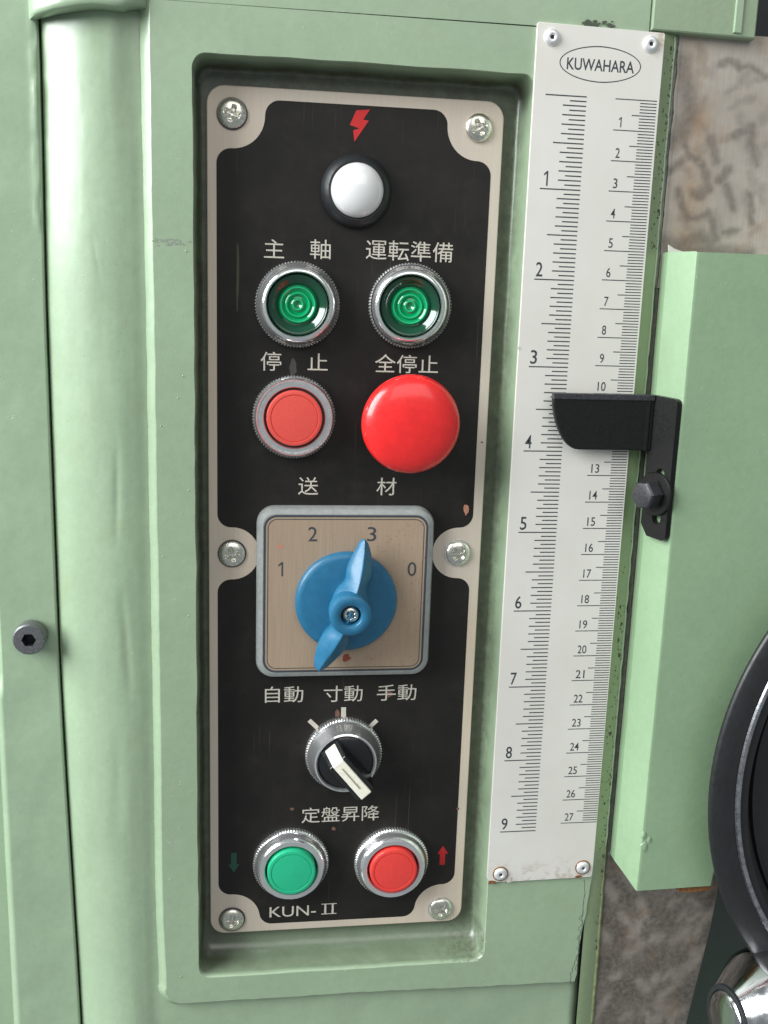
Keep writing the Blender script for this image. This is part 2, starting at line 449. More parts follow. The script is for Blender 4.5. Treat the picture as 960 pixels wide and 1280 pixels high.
# outline runs left-down, right, right-up (counter-clockwise seen from the front)
edge = strips([padoff(0, 1.0), padoff(0.2, 1.05), padoff(0.8, 1.5), padoff(1.9, 2.6), padoff(2.7, 3.5), padoff(3.4, 4.4)], closed=False, flip=True)
link('front_pad', mesh(*merge(pad_face), smooth=0), 'green', body)
link('pad_edge', mesh(*edge, smooth=60), 'green', body)
floor_loop = [(x, z) for x, _, z in loops[-1]]
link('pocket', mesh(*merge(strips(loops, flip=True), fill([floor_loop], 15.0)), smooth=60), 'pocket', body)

# --- rounded corner column and the lower body as one skin
def col_y(x, z):
    # profile depth: steep left flank, crown, shallow groove beside the pad
    pts = [(-180.6, 22), (-180.2, 17.5), (-178.6, 12.6), (-176, 8.9), (-172, 5.4), (-167, 3.0), (-161, 1.9), (-155.5, 2.3), (-151, 3.4), (-147.5, 4.0), (-143, 3.9), (-135, 3.6), (30, 3.6)]
    for (a, ya), (b, yb) in zip(pts, pts[1:]):
        if x <= b:
            t = (x - a) / (b - a); return ya + (yb - ya) * t
    return 3.6
def catmull(pts, k=6):
    out = []
    for i in range(len(pts) - 1):
        p0, p1, p2, p3 = pts[max(0, i - 1)], pts[i], pts[i + 1], pts[min(len(pts) - 1, i + 2)]
        for j in range(k):
            t = j / k
            out.append(tuple(0.5 * ((2 * b) + (-a + c) * t + (2 * a - 5 * b + 4 * c - d) * t * t + (-a + 3 * b - 3 * c + d) * t ** 3)
                             for a, b, c, d in zip(p0, p1, p2, p3)))
    out.append(pts[-1]); return out
PROF = catmull([(-181.7, 24), (-181.6, 14.8), (-180.8, 12.9), (-178.3, 10.4), (-174.3, 7.6), (-169.0, 5.2), (-163.4, 3.6), (-157.5, 2.9), (-152.5, 3.2), (-148.6, 3.9), (-145.5, 4.0), (-141, 3.9)], 10)
def column_fn(i, z):
    x, y = PROF[i]
    k = smoothstep(-181, -175, x) * smoothstep(-143, -148, x)
    # the gap line leans a little towards the bottom
    x2 = x + (3.4 * smoothstep(-180, -400, z) + 1.2 * smoothstep(-90, 14, z)) * smoothstep(-150, -178, x)
    d = k * (0.22 * fbm(x, z * 0.25, 0.05, 3) + 0.05 * fbm(x, z * 0.5, 0.2, 9))
    for gx, sl_, z0, z1, dp, wd in ((-158.5, 0.03, -118, -158, 0.30, 1.1), (-156.5, -0.05, -172, -215, 0.34, 1.5), (-163.5, -0.18, -50, -68, 0.12, 0.6), (-161, 0.02, -225, -270, 0.2, 2.0)):
        zm = (z0 + z1) / 2; hl = (z0 - z1) / 2
        d += dp * math.exp(-((x - gx - sl_ * (z - zm)) / wd) ** 2) * max(0, 1 - abs((z - zm) / hl) ** 2)
    # the groove deepens towards the top, next to the cap
    d += 1.3 * smoothstep(-40, 18, z) * smoothstep(-158, -150, x) * smoothstep(-143, -147, x)
    return (x2, y + d, z)
cv, cf = grid(list(range(len(PROF))), lin(-430, 22, 300), column_fn)
link('corner_column', mesh(cv, cf, smooth=0) if False else mesh(cv, cf, smooth=180), 'green', body)
def low_fn(x, z):
    e = max(0, (x - 20.5))
    y = 3.9 + 0.35 * fbm(x, z, 0.05, 21) * smoothstep(-141, -130, x) + (0 if e <= 0 else 5.5 * (1 - math.sqrt(max(0, 1 - min(1, e / 5.5) ** 2))))
    return (x + wob(0, z, 0.6, 0.1, 4) * smoothstep(10, 22, x), y, z)
lv, lf = grid(lin(-141, 20, 60) + lin(20.4, 26.2, 9), lin(-430, -337, 32), low_fn)
link('lower_body', mesh(lv, lf, smooth=180), 'green', body)
# --- casting flank right of the ruler: chamfer down to the steel way
def flank_fn(t, z):
    x = PR - 1.5 + t * 7.0 + wob(0, z, 0.35, 0.15, 14) * t
    y = 1.6 + 1.9 * t ** 1.6
    return (x, y, z)
link('body_flank', mesh(*grid(lin(0, 1.0, 8), lin(-430, 22.2, 140), flank_fn), smooth=180), green_paint('green_flank_paint', base=(0.28, 0.37, 0.20), grime=1.0, bump=1.0), body)
def yel_fn(t, z):
    x = 30.3 + t * (1.6 + 0.9 * smoothstep(-280, -340, z)) + wob(0, z, 0.4, 0.2, 33)
    return (x, 4.3 - 1.2 * math.sin(t * math.pi), z)
link('edge_bead', mesh(*grid(lin(0, 1, 6), lin(-430, -283, 60), yel_fn), smooth=180), 'oldpaint', body)
link('edge_bead', mesh(*grid(lin(0, 1, 6), lin(-283, 21.8, 110), yel_fn), smooth=180), 'green', body)
# --- block above the seam, and the cap over the column
def top_fn(x, z):
    e = max(0, 22.2 - z)
    y = 0.95 + 0.12 * fbm(x, z, 0.06, 41)
    return (x, y, z + 0.3 * smoothstep(-140, -20, x) * smoothstep(26, 21.6, z))
tv, tf = grid(lin(-144.5, 20.4, 60), lin(21.1, 70, 16), top_fn)
te = [[(x, y, z) for (x, y, z) in tv[:60]], [(x, y + 0.9, z - 0.25) for (x, y, z) in tv[:60]], [(x, 6, z - 0.3) for (x, y, z) in tv[:60]]]
link('upper_block', mesh(*merge((tv, tf), strips(te, closed=False, flip=True)), smooth=50), 'green', body)
tb = slab([(21.0, 22.4), (58.5, 22.0), (58.5, 75), (21.0, 75)], 0.3, 40, 0.9)
link('upper_block', mesh(*tb), green_paint('green_upper_paint', base=(0.28, 0.37, 0.235), grime=1.0, bump=0.9), body)
tb = slab([(50.0, 23.4), (53.0, 23.2), (53.0, 75), (50.0, 75)], -0.4, 2, 0.5)
link('paint_ridge', mesh(*tb), 'green', body)
CAP = catmull([(-184.5, 30), (-184.4, 17), (-182.5, 9.0), (-178.6, 3.2), (-172, -1.0), (-163, -3.0), (-154, -3.2), (-148, -1.6), (-145.6, 1.6), (-145.2, 5)], 6)
def cap_fn(i, t):
    x, y = CAP[i]
    prof = [(0.0, 6.0, 0), (0.0, 0.8, 0), (0.6, 0.1, 0), (1.8, 0, 0), (10, -0.4, 0), (30, -0.5, 0), (60, 0, 0)]
    dz, dy, _ = prof[t]
    return (x, y + dy, 17.2 + dz + 0.6 * fbm(x, 0, 0.08, 61) - 2.2 * smoothstep(-160, -182, x) + (1.2 if x > -152 else 0) * smoothstep(-156, -147, x))
link('column_cap', mesh(*grid(list(range(len(CAP))), list(range(7)), cap_fn), smooth=60), 'cover', body)
# dark filler lines and chips
def ribbon(pts, wid, y, seed, jag=0.5):
    V, F = [], []
    for i, (x, z) in enumerate(pts):
        a, b = pts[max(0, i - 1)], pts[min(len(pts) - 1, i + 1)]
        d = Vector((b[0] - a[0], b[1] - a[1])).normalized(); nn = Vector((-d.y, d.x))
        w1 = wid * (0.35 + 0.9 * abs(noise.noise(Vector((x * jag, z * jag, seed)))))
        w2 = wid * (0.35 + 0.9 * abs(noise.noise(Vector((x * jag, z * jag, seed + 9)))))
        V += [(x + nn.x * w1, y, z + nn.y * w1), (x - nn.x * w2, y, z - nn.y * w2)]
    F = [(2 * i, 2 * i + 1, 2 * i + 3, 2 * i + 2) for i in range(len(pts) - 1)]
    return V, F
def back_ribbon(pts, wid, y, seed, jag=0.5):
    V, F = ribbon(pts, wid, y, seed, jag)
    return V, [q for q in F]
seam = [(32.0 + wob(0, z, 0.5, 0.15, 71), z) for z in lin(22, -290, 240)]
link('seam_line', mesh(*ribbon(seam, 0.5, 2.9, 3), smooth=0), 'crack', body)
sm2 = [(21.2 + 1.6 * abs(wob(0, z, 1.5, 0.22, 75)) + wob(0, z, 0.5, 0.9, 76), z) for z in lin(-312, -338, 60)]
link('paint_crack', mesh(*ribbon(sm2, 0.12, 0.92, 6), smooth=0), 'crack', body)
sm = [(22.6 + wob(0, z, 1.2, 0.15, 72) + wob(0, z, 0.6, 0.7, 73) - 3.0 * smoothstep(-325, -342, z), z) for z in lin(-296, -344, 60)]
link('paint_crack', mesh(*ribbon(sm, 0.16, 0.93, 4), smooth=0), 'crack', body)
for k, (x0, z0, ww, hh, seed) in enumerate(((2.5, 23.2, 10, 2.2, 1), (-139, -52.8, 13, 2.4, 2))):
    # ragged worn patches where the paint has lifted
    V, F = [], []
    for i in range(26):
        cx_, cz_ = x0 + random.uniform(-ww / 2, ww / 2), z0 + random.gauss(0, hh / 4)
        r = random.uniform(0.25, 0.8); m_ = 7; b0 = len(V)
        for j in range(m_):
            a = 2 * math.pi * j / m_; rr = r * random.uniform(0.6, 1.3)
            V.append((cx_ + rr * 1.4 * math.cos(a), (0.55 if k == 0 else 0.93) - 0.0006 * i, cz_ + rr * 0.7 * math.sin(a)))
        F.append(tuple(range(b0, b0 + m_)))
    o = link('worn_patch', mesh(V, F, smooth=0), plain('scuff_%d' % k, (0.07, 0.085, 0.06) if k == 0 else (0.27, 0.32, 0.25), 0.5, var=0.4, nscale=2, bump=0.8, bdist=0.2), body)
    o['kind'] = 'stuff'
# ragged dark chips where the paint has broken along the flank
V, F = [], []
for i in range(260):
    z = random.choice([random.uniform(-330, -150), random.uniform(-300, -180), random.uniform(-50, 18)]); t = min(1, max(0.05, 1 - abs(random.gauss(0, 0.28))))
    x = PR - 1.5 + t * 7.0; y = 1.6 + 1.9 * t ** 1.6 - 0.12; r = random.uniform(0.07, 0.30) if random.random() < .9 else random.uniform(.4, .7); b0 = len(V)
    for j in range(6):
        a = 2 * math.pi * j / 6; rr = r * random.uniform(0.5, 1.3); V.append((x + rr * math.cos(a), y - 0.0005 * i * 0.2, z + rr * 1.7 * math.sin(a)))
    F.append(tuple(range(b0, b0 + 6)))
o = link('paint_chips', mesh(V, F, smooth=0), plain('chipped_dark', (0.07, 0.075, 0.045), 0.8, var=0.5, nscale=1.5), body); o['kind'] = 'stuff'
# pimples and drips in the paint
for k in range(20):
    x = random.choice([random.uniform(-143, -133), random.uniform(-140, 20), random.uniform(-16, -19)])
    z = random.uniform(-338, 15)
    if -132.5 < x < -17 and -331 < z < 7: continue
    if -19 < x < 27 and z > -296: continue
    r = random.uniform(0.15, 0.36)
    v, f = lathe([(r, 0), (r * .8, r * .3), (r * .4, r * .5)], 10, cap1=True)
    link('paint_nib', mesh(v, f), 'green', body, (x, 1.0, z))

# ================================================================ left cover with its socket screw
cover = thing('side_cover', 'pale green side cover left of the narrow dark gap, held by one grey socket screw', 'cover', (-195, 20, -360))
def cov_fn(u, z):
    x = -206 + u * 23.95 + (3.4 * smoothstep(-180, -400, z) + 1.2 * smoothstep(-90, 14, z)) * u
    e = max(0, 1 - u / 0.16)
    y = 12 + 9 * (1 - math.sqrt(max(0, 1 - min(1, e) ** 2))) + 0.5 * max(0, (u - 0.975) / 0.025) ** 2 + 0.25 * fbm(x, z, 0.05, 81)
    if -215 < z < -160 and u < 0.17: y += 4 * smoothstep(-215, -211, z) * smoothstep(-160, -164, z) * smoothstep(0.17, 0.12, u)
    y += -0.5 * smoothstep(0.86, 0.93, u) * smoothstep(1.0, 0.95, u) * smoothstep(-52, -46, z) * (0.5 + fbm(x, z, 0.3, 5)) * 1.5
    return (x, y, z)
us = lin(0, 0.2, 14) + lin(0.22, 0.96, 20) + lin(0.965, 1.0, 5)
link('cover_panel', mesh(*grid(us, lin(-430, 75, 220), cov_fn), smooth=180), 'cover', cover)
cb = [[(cov_fn(1.0, z)[0], y, z) for z in lin(-430, 75, 40)] for y in (12.5, 13.2, 40)]
link('cover_edge', mesh(*strips(cb, closed=False), smooth=60), 'cover', cover)
def far_fn(u, z): return (-290 + 84 * u, 21 + 0.3 * fbm(u * 80, z, 0.05, 3), z)
link('cover_return', mesh(*grid(lin(0, 1, 20), lin(-430, 75, 40), far_fn), smooth=180), 'cover', cover)
V, F = lathe([(4.9, 0), (4.9, 0.4), (5.6, 0.6), (5.7, 6.4), (5.2, 7.0), (3.2, 7.05)], 40)
hexa = [(2.55 * math.cos(math.radians(60 * i)), 2.55 * math.sin(math.radians(60 * i))) for i in range(6)]
circ = [(3.2 * math.cos(2 * math.pi * i / 40), 3.2 * math.sin(2 * math.pi * i / 40)) for i in range(40)]
top = fill([circ, hexa], -7.05)
hx = strips([[(x, -7.05, z) for x, z in hexa], [(x * .95, -2.5, z * .95) for x, z in hexa]], flip=True, cap_last=True)
ss = link('socket_screw', mesh(*merge((V, F), top)), 'socket', cover, (-190.6, 11.6, -192.2))
link('hex_recess', mesh(*hx, smooth=0), 'rubber', ss, (-190.6, 11.6, -192.2))
struct('gap_backing', mesh(*box(-186, -172, 26, 30, -430, 75)), 'gap')

# ================================================================ steel way
way = thing('steel_way', 'bare brownish steel guideway with dark scraping marks, running down behind the green guard', 'guideway', (55, 20, -360))
segs = []
def zig(pts, r=1.3): segs.extend([(pts[i], pts[i + 1], r) for i in range(len(pts) - 1)])
zig([(36, -8), (38.5, -14), (40.5, -17), (43, -17.5)], 1.0); zig([(33, -22), (36, -20), (38, -18)], 1.1)
zig([(47, -10), (49, -14), (50.5, -18)], 1.3); zig([(45, -19), (47, -23), (48.5, -27), (45, -30), (43, -29)], 1.3)
zig([(52, -24), (55, -20), (54, -23)], 1.1); zig([(55, -26), (57, -30), (58.5, -33)], 1.2)
zig([(37, -28), (39, -33), (42, -38), (46, -37), (49, -35.5), (51, -38), (53, -44)], 1.2)
zig([(62, -6), (63, -12), (65, -17)], 1.6); zig([(56, -9), (60, -7)], 1.2); zig([(56, -42), (61, -41)], 1.0)
zig([(33, -12), (36, -10), (39, -3), (37, 6), (35, 14)], 2.6); zig([(41, -46), (47, -44), (51, -45)], 2.2); zig([(33, -46), (44, -48.5), (66, -49)], 2.0)
zig([(48, 14), (52, 15.5), (56, 13.5), (60, 14), (66, 11)], 0.9); zig([(66, -38), (64, -28)], 1.2)
rs_ = random.Random(5); wide = []
for _ in range(34):
    a_ = rs_.choice([-1.05, -0.9, 0.5, 0.65, 1.2]) + rs_.uniform(-.2, .2); L_ = rs_.uniform(3, 8); x_, z_ = rs_.uniform(33, 68), rs_.uniform(-48, 20)
    wide.append(((x_, z_), (x_ + L_ * math.cos(a_), z_ + L_ * math.sin(a_)), rs_.uniform(0.7, 1.5)))
low_ = []
for _ in range(60):
    a_ = rs_.choice([-1.05, -0.9, 0.5, 0.65, 1.2]) + rs_.uniform(-.2, .2); L_ = rs_.uniform(3, 8); x_, z_ = rs_.uniform(31, 80), rs_.uniform(-380, -286)
    low_.append(((x_, z_), (x_ + L_ * math.cos(a_), z_ + L_ * math.sin(a_)), rs_.uniform(0.9, 1.8)))
def segd(px, pz, s):
    (ax, az), (bx, bz), r = s
    vx, vz = bx - ax, bz - az; t = max(0, min(1, ((px - ax) * vx + (pz - az) * vz) / (vx * vx + vz * vz)))
    return math.hypot(px - ax - vx * t, pz - az - vz * t) / (r * 1.9)
WX, WZ = lin(31.8, 81.5, 76), lin(24, -62, 110)
def way_fn(x, z):
    lim = 81.5 - 9.5 * smoothstep(-300, -400, z) - 0.0
    return (31.8 + (x - 31.8) * (lim - 31.8) / 49.7, 4.0, z)
Vu, Fu = grid(WX, WZ, way_fn); Vl, Fl = grid(WX, lin(-62.5, -430, 160), way_fn)
def paint(me, verts, lower):
    a = me.attributes.new('mark', 'FLOAT', 'POINT'); b = me.attributes.new('rusty', 'FLOAT', 'POINT')
    for i, (x, y, z) in enumerate(verts):
        jx, jz = x + wob(x, z, 0.9, 0.35, 90), z + wob(x, z, 0.9, 0.35, 91)
        m_ = 0
        if not lower:
            for s in segs:
                d = segd(jx, jz, s)
                if d < 1.25: m_ = max(m_, 0.62 * (1 - smoothstep(0.1, 1.25, d)))
            for s in wide:
                d = segd(jx, jz, s)
                if d < 1.25: m_ = max(m_, 0.30 * (1 - smoothstep(0.1, 1.25, d)))
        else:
            m_ = 0.95 + 0.2 * fbm(x, z, 0.09, 93)  # shade of guard and wheel painted over the lower steel
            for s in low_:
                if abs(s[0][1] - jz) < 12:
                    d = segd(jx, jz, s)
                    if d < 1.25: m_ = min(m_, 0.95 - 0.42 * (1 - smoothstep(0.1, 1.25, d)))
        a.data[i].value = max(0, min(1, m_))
        r = 0.6 * math.exp(-((x - 42) / 5) ** 2) * smoothstep(8, -5, z) if not lower else 0.6 * smoothstep(0.05, 0.5, fbm(x, z, 0.08, 95))
        b.data[i].value = max(0, min(1, r + (0.25 if not lower and fbm(x, z, 0.06, 97) > 0.3 else 0)))
me = mesh(Vu, [f[::-1] for f in Fu], smooth=180); paint(me, Vu, False); link('way_face', me, 'steel', way)
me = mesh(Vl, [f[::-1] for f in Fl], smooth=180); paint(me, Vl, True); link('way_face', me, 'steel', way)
side = [[way_fn(81.5, z)[0] + dx, y, z] for dx, y in () for z in ()]
sl = [[(way_fn(81.5, z)[0] + dx, y, z) for z in lin(24, -430, 50)] for dx, y in ((0, 4.0), (0.6, 4.5), (0.6, 34))]
me = mesh(*strips(sl, closed=False, flip=True), smooth=50); link('way_side', me, 'steel', way)
tp = [[(x, y, 24) for x in (31.8, 82)] for y in (4.0, 34)]
link('way_top', mesh(*strips(tp, closed=False, flip=True), smooth=50), 'steel', way)

# ================================================================ green guard
guard = thing('slide_guard', 'green bent guard with a bright chamfered left side, bolted over the steel way', 'guard', (50, -5, -290))
FX, FY = 38.2, -14.0      # fold line
EX, EY = 32.9, -2.0       # chamfer's rear edge
sec = [(EX + 0.2, 3.2), (EX, EY), (EX + (FX - EX) * .5, EY + (FY - EY) * .5), (FX - 0.28, FY + 0.55), (FX, FY + 0.12), (FX + 0.5, FY), (FX + 1.2, FY), (55, FY), (68.6, FY), (69.6, FY + 0.6), (70, FY + 2), (70, 3.6)]
def gz(i, t):
    x, y = sec[i]
    bot = -292.4 if i >= 3 else (-286.2 if i <= 1 else -289.3)
    bot += 0.6 * (x - 38) / 32 if i > 4 else 0
    topz = -50.0 + (0.3 * wob(x, 0, 1, 0.5, 2) if i > 3 else 0.25)
    z = topz + (bot - topz) * t
    if i >= 8: x += 14 * smoothstep(-292, -240, z)
    return (x + wob(x, z, 0.15, 0.04, 31) + 0.5 * (1 if i <= 4 else 0) * math.sin(t * 3.1) * 0.4, y, z)
gv, gf = grid(list(range(len(sec))), lin(0, 1, 90), gz)
k = len(sec)
caps_t = tuple(range(k)); caps_b = tuple(reversed(range(k * 89, k * 90)))
link('guard_panel', mesh(gv, [q[::-1] for q in gf] + [caps_t, caps_b], smooth=25), 'guard', guard)
rm = slab([(56, -293.3), (69.5, -292.6), (69.0, -294.4), (62, -294.8), (56.5, -294.4)][::-1], -12.8, -9, 0.3)
link('rust_patch', mesh(*slab([(56, -294.6), (62, -295.2), (69.2, -294.6), (69.6, -292.3), (56, -292.9)], -13.0, -6, 0.3)), 'rust', guard)
fl = [(34.5, -49.4), (37.5, -50.3), (41.8, -49.9), (40, -49.2), (36.6, -48.3), (34.2, -47.0)]
link('paint_flake', mesh(*slab(fl, 1.2, 1.8, 0.1)), 'flake', guard)
ch = []
for i in range(12):
    cx_, cz_ = 38.6 + random.uniform(-0.6, 2.6), -271 + random.uniform(-4, 4); r = random.uniform(0.5, 1.2)
    ch.append(([(cx_ + r * math.cos(a) * random.uniform(.6, 1.2), FY - 0.05 - i * 0.01, cz_ + r * 1.5 * math.sin(a) * random.uniform(.6, 1.2)) for a in [j * math.pi / 4 for j in range(8)]], [tuple(range(8))]))
for cidx, (x, z, r) in enumerate(((38.9, -268.5, 1.2), (39.6, -273.5, 1.6), (41.2, -270.5, 1.0))):
    v, f = lathe([(r, -0.3), (r * .85, 0.15), (r * .5, 0.35), (0.02, 0.4)], 9)
    v = [(a * random.uniform(.7, 1.2), b, c_ * 1.6) for a, b, c_ in v]
    link('dented_chip', mesh(v, f, smooth=20), 'guard', guard, (x, FY, z))

# ================================================================ handwheel and chrome handle at the right
wheel = thing('handwheel', 'large glossy black wheel with a thin bright ring, cut by the right edge', 'wheel', (172, -10, -240))
WC = (175.8, -14, -241)
v, f = lathe([(108, 2), (112, 8), (117.6, 9.2), (118.8, 10.6), (118.7, 11.8), (117.8, 12.7), (113, 13.2), (109.0, 13.6), (104.5, 13.6)], 160)
link('rim', mesh(v, f, smooth=60), 'wheel', wheel, (WC[0] + 0.8, WC[1], WC[2] - 1.0))
v, f = lathe([(109.0, 13.8), (108.6, 14.7), (107.3, 14.7), (106.4, 13.4)], 160)
link('bright_ring', mesh(v, f, smooth=60), 'bright_edge', wheel, WC)
v, f = lathe([(106.5, 13.5), (105.5, 9), (102.5, 7.5), (100.2, 7.3), (99.4, 8.8), (98.6, 8.8), (97.8, 7.0), (87, 6.2), (60, 3), (30, 2)], 160, cap1=True)
link('web', mesh(v, f, smooth=50), 'wheel', wheel, WC)
struct('machine_underside', mesh(*box(78, 330, 44, 60, -620, -240)), 'shaded_green')

handle = thing('chrome_handle', 'polished chrome handle end with a ringed flat face, in the lower right corner', 'handle', (76, -30, -330))
v, f = lathe([(7.5, 14.6), (10.2, 14.2), (11.4, 13.4), (12.0, 12.2)], 48, cap0=False)
prof_body = [(12.6, 12.0), (14.6, 9.8), (21.5, 2.0), (23.5, -0.5), (24.6, -4), (24.6, -10), (20, -22), (17, -50)]
def orient(o, d):
    q = Vector((0, -1, 0)).rotation_difference(Vector(d).normalized()); o.rotation_mode = 'QUATERNION'; o.rotation_quaternion = q
HC, HD = (82.0, -34, -336), (-0.97, -0.12, 0.06)
hb = link('grip', mesh(*lathe(prof_body, 64), smooth=25), 'polished', handle, HC); orient(hb, HD)
h2 = link('end_ring', mesh(*lathe([(12.7, 11.6), (12.4, 13.2), (11.6, 13.6), (10.6, 13.4), (10.4, 12.2)], 64), smooth=40), 'rubber', handle, HC); orient(h2, HD)
h3 = link('end_face', mesh(*lathe([(10.4, 11.5), (10.3, 13.2), (9.6, 13.9), (6, 14.4), (0.01, 14.6)], 64), smooth=40), 'polished', handle, HC); orient(h3, HD)

# ================================================================ the ruler
rul = thing('scale_ruler', 'pale aluminium ruler plate with inch-like and centimetre scales riveted beside the pocket', 'ruler', (3.7, 0, -136))
rul['label'] = 'tall pale aluminium ruler plate with two black scales, riveted right of the control panel'
outl = [(-18.4, -288.5), (-18.4, -294.3), (-13, -294.7), (25.2, -294.3), (25.2, -289), (26.0, 21.6), (-18.6, 22.4)]
outl = [(-18.5, -292.5), (-17.4, -294.4), (-9.8, -294.8), (18, -294.5), (24.9, -294.4), (25.1, -290), (25.9, 21.4), (25.4, 21.8), (-18.0, 22.4), (-18.6, 21.9)]
link('plate', mesh(*slab(outl, 0.0, 1.1, 0.15)), 'ruler', rul)
def ticks(items, y=-0.03):
    V, F = [], []
    for x0, x1, z, t in items:
        b = len(V); V += [(x0, y, z - t / 2), (x1, y, z - t / 2), (x1, y, z + t / 2), (x0, y, z + t / 2)]; F.append((b, b + 1, b + 2, b + 3))
    return mesh(V, F, smooth=0)
sun = []
for i in range(181):
    z = -30.303 * i / 20
    L = 14.4 if i % 20 == 0 else 10.8 if i % 10 == 0 else 8.2 if i % 2 == 0 else 5.8
    sun.append((-L, 0, z, 0.42))
cmt = []
for i in range(271):
    L = 14.8 if i % 10 == 0 else 8.6 if i % 5 == 0 else 5.9
    cmt.append((24.95 - L, 24.95, -i * 1.0, 0.33))
o = link('graduation', ticks(sun), 'ink', rul); 
o = link('graduation', ticks(cmt), 'ink', rul)
def one(x, z, h):
    w_ = 0.55 * h / 4.9
    pts = [(x + 2 * w_, z - h / 2), (x + 3 * w_, z - h / 2), (x + 3 * w_, z + h / 2), (x + 2.1 * w_, z + h / 2), (x + 0.3 * w_, z + h * 0.30), (x + 0.3 * w_, z + h * 0.18), (x + 2 * w_, z + h * 0.32)]
    link('numeral', mesh(*fill([pts], -0.03), smooth=0), 'ink', rul)
for k in range(1, 10):
    if k == 1: one(-13.4, -30.3 + 3.4, 4.9); continue
    text('numeral', str(k), -14.0, -30.303 * k + 3.4, -0.03, 4.9, 'ink', rul, width=2.4, bold=0.008)
for k in range(1, 28):
    if k == 1: one(11.8, -10 + 2.6, 3.3); continue
    wd = 1.55 if k < 10 else (3.0 if k // 10 == 1 else 3.5)
    text('numeral', str(k), 25.0 - 14.8 + 1.4, -10 * k + 2.6, -0.03, 3.3, 'ink', rul, width=wd, bold=0.006)
text('lettering', 'KUWAHARA', 4.1, 10.2, -0.03, 3.8, 'ink', rul, width=23.6, align='center', bold=0.012)
# vesica shaped outline
def ell(a, b, n_=72):
    R = []
    for i in range(n_):
        t = 2 * math.pi * i / n_; R.append((4.0 + a * math.copysign(abs(math.cos(t)) ** 1.08, math.cos(t)), 10.5 + b * math.copysign(abs(math.sin(t)) ** 1.0, math.sin(t))))
    return R
link('emblem_outline', mesh(*fill([ell(14.3, 5.75), ell(13.95, 5.4)], -0.03), smooth=0), 'ink', rul)
def rivet(x, z, worn=False):
    v, f = lathe([(2.75, 0), (2.7, 0.35), (2.3, 0.9), (1.7, 1.2), (1.05, 1.25), (0.75, 1.05), (0.7, 0.3)], 36)
    r = link('rivet', mesh(v, f, smooth=60), 'rivet', rul, (x, 0, z))
    v, f = lathe([(0.75, 0.35), (0.4, 0.5), (0.01, 0.55)], 16)
    link('rivet_hole', mesh(v, f), 'rubber', r, (x, 0, z))
    if worn:
        v, f = lathe([(3.15, 0.02), (3.1, 0.25), (2.7, 0.3)], 30); link('dirt_ring', mesh(v, f), 'rust', r, (x, 0, z))
rivet(-13.5, 17.9); rivet(21.0, 17.9); rivet(-13.2, -291.0, True); rivet(20.7, -289.9, True)
def chip(x, z, r, seed, y=-0.05, mat='flake', par=None, sx=1, sz=1, name='paint_flake'):
    rnd = random.Random(seed); P = []
    for j in range(11):
        a = 2 * math.pi * j / 11; q = r * rnd.uniform(0.55, 1.15); P.append((x + q * sx * math.cos(a), z + q * sz * math.sin(a)))
    return link(name, mesh(*slab(P, y, y + 0.3, 0.04)), mat, par)
chip(-9.4, -294.0, 1.5, 1, -0.25, 'flake', rul, 0.7, 1.0); chip(23.6, -293.2, 1.2, 2, -0.2, 'flake', rul)
chip(-16.5, -294.6, 1.6, 3, -0.1, 'rust', rul, 1.3, .6, 'rust_patch'); chip(19.5, -293.8, 1.5, 4, -0.1, 'rust', rul, 1.2, .5, 'rust_patch')
chip(-18.4, -84.5, 0.6, 5, -0.1, 'flake', rul)

# ================================================================ pointer bracket
ptr = thing('pointer_bracket', 'black steel pointer bracket bolted to the green guard, its blade crossing the ruler', 'bracket', (32, -6, -125))
zt, zb = -99.8, -119.8
bl = [(30.5, zb), (30.5, zt)]
# blade outline: straight top, rounded lower left
tipx = -6.2
curve = []
for i in range(13):
    t = i / 12; a = t * math.pi / 2
    curve.append((tipx + 10.6 * (1 - math.cos(a)) ** 0.85, zt - 0.6 - (zt - 0.6 - zb) * math.sin(a) ** 0.95))
blade = [(tipx, zt)] + curve + [(31.5, zb), (31.5, zt)]
blade = [(x, z) for x, z in blade]
link('blade', mesh(*slab(blade, -5.2, -3.0, 0.5), smooth=30), 'pointer', ptr)
# bevelled top band of the blade
link('blade_lip', mesh(*slab([(tipx + .1, zt - 2.0), (31.5, zt - 2.0), (31.5, zt + 0.2), (tipx - 0.1, zt + 0.2)], -5.6, -3.4, 0.35)), 'bolt', ptr)
# flange lies against the chamfer: local frame s along the chamfer, n outwards
S = Vector((FX - EX, FY - EY)).normalized(); N = Vector((S.y, -S.x))
if N.y > 0: N = -N
if N.x > 0: N = -N
def onch(s, nn): return (EX + S.x * s + N.x * nn, EY + S.y * s + N.y * nn)
def flange(loop, n0, n1, bev=0.35):
    V, F = slab(loop, -n1, -n0, bev)
    out = []
    for (s, y, z) in V:
        a, b = onch(s, -y); out.append((a, b, z))
    return out, F
def arc(cx_, cz_, r, a0, a1, k=6): return [(cx_ + r * math.cos(math.radians(a0 + (a1 - a0) * i / k)), cz_ + r * math.sin(math.radians(a0 + (a1 - a0) * i / k))) for i in range(k + 1)]
fl = [(0.6, zt)] + [(0.6, -147)] + [(3.8, -151.2)] + arc(10.6, -149.4, 2.2, 250, 360, 5) + arc(10.6, zt - 2.6, 2.2, 0, 90, 5)
slot = arc(7.8, -127.5, 2.0, 0, 180, 8) + arc(7.8, -144.0, 2.0, 180, 360, 8)
V1, F1 = fill([fl, slot[::-1]], 0)
def at(V, nn):
    R = []
    for (s, y, z) in V: a, b = onch(s, nn); R.append((a, b, z))
    return R
front = (at(V1, 2.4), F1)
rimf = strips([at([(s, 0, z) for s, z in fl], 0.1), at([(s, 0, z) for s, z in fl], 2.05), at([(s, 0, z) for s, z in fl], 2.4)])
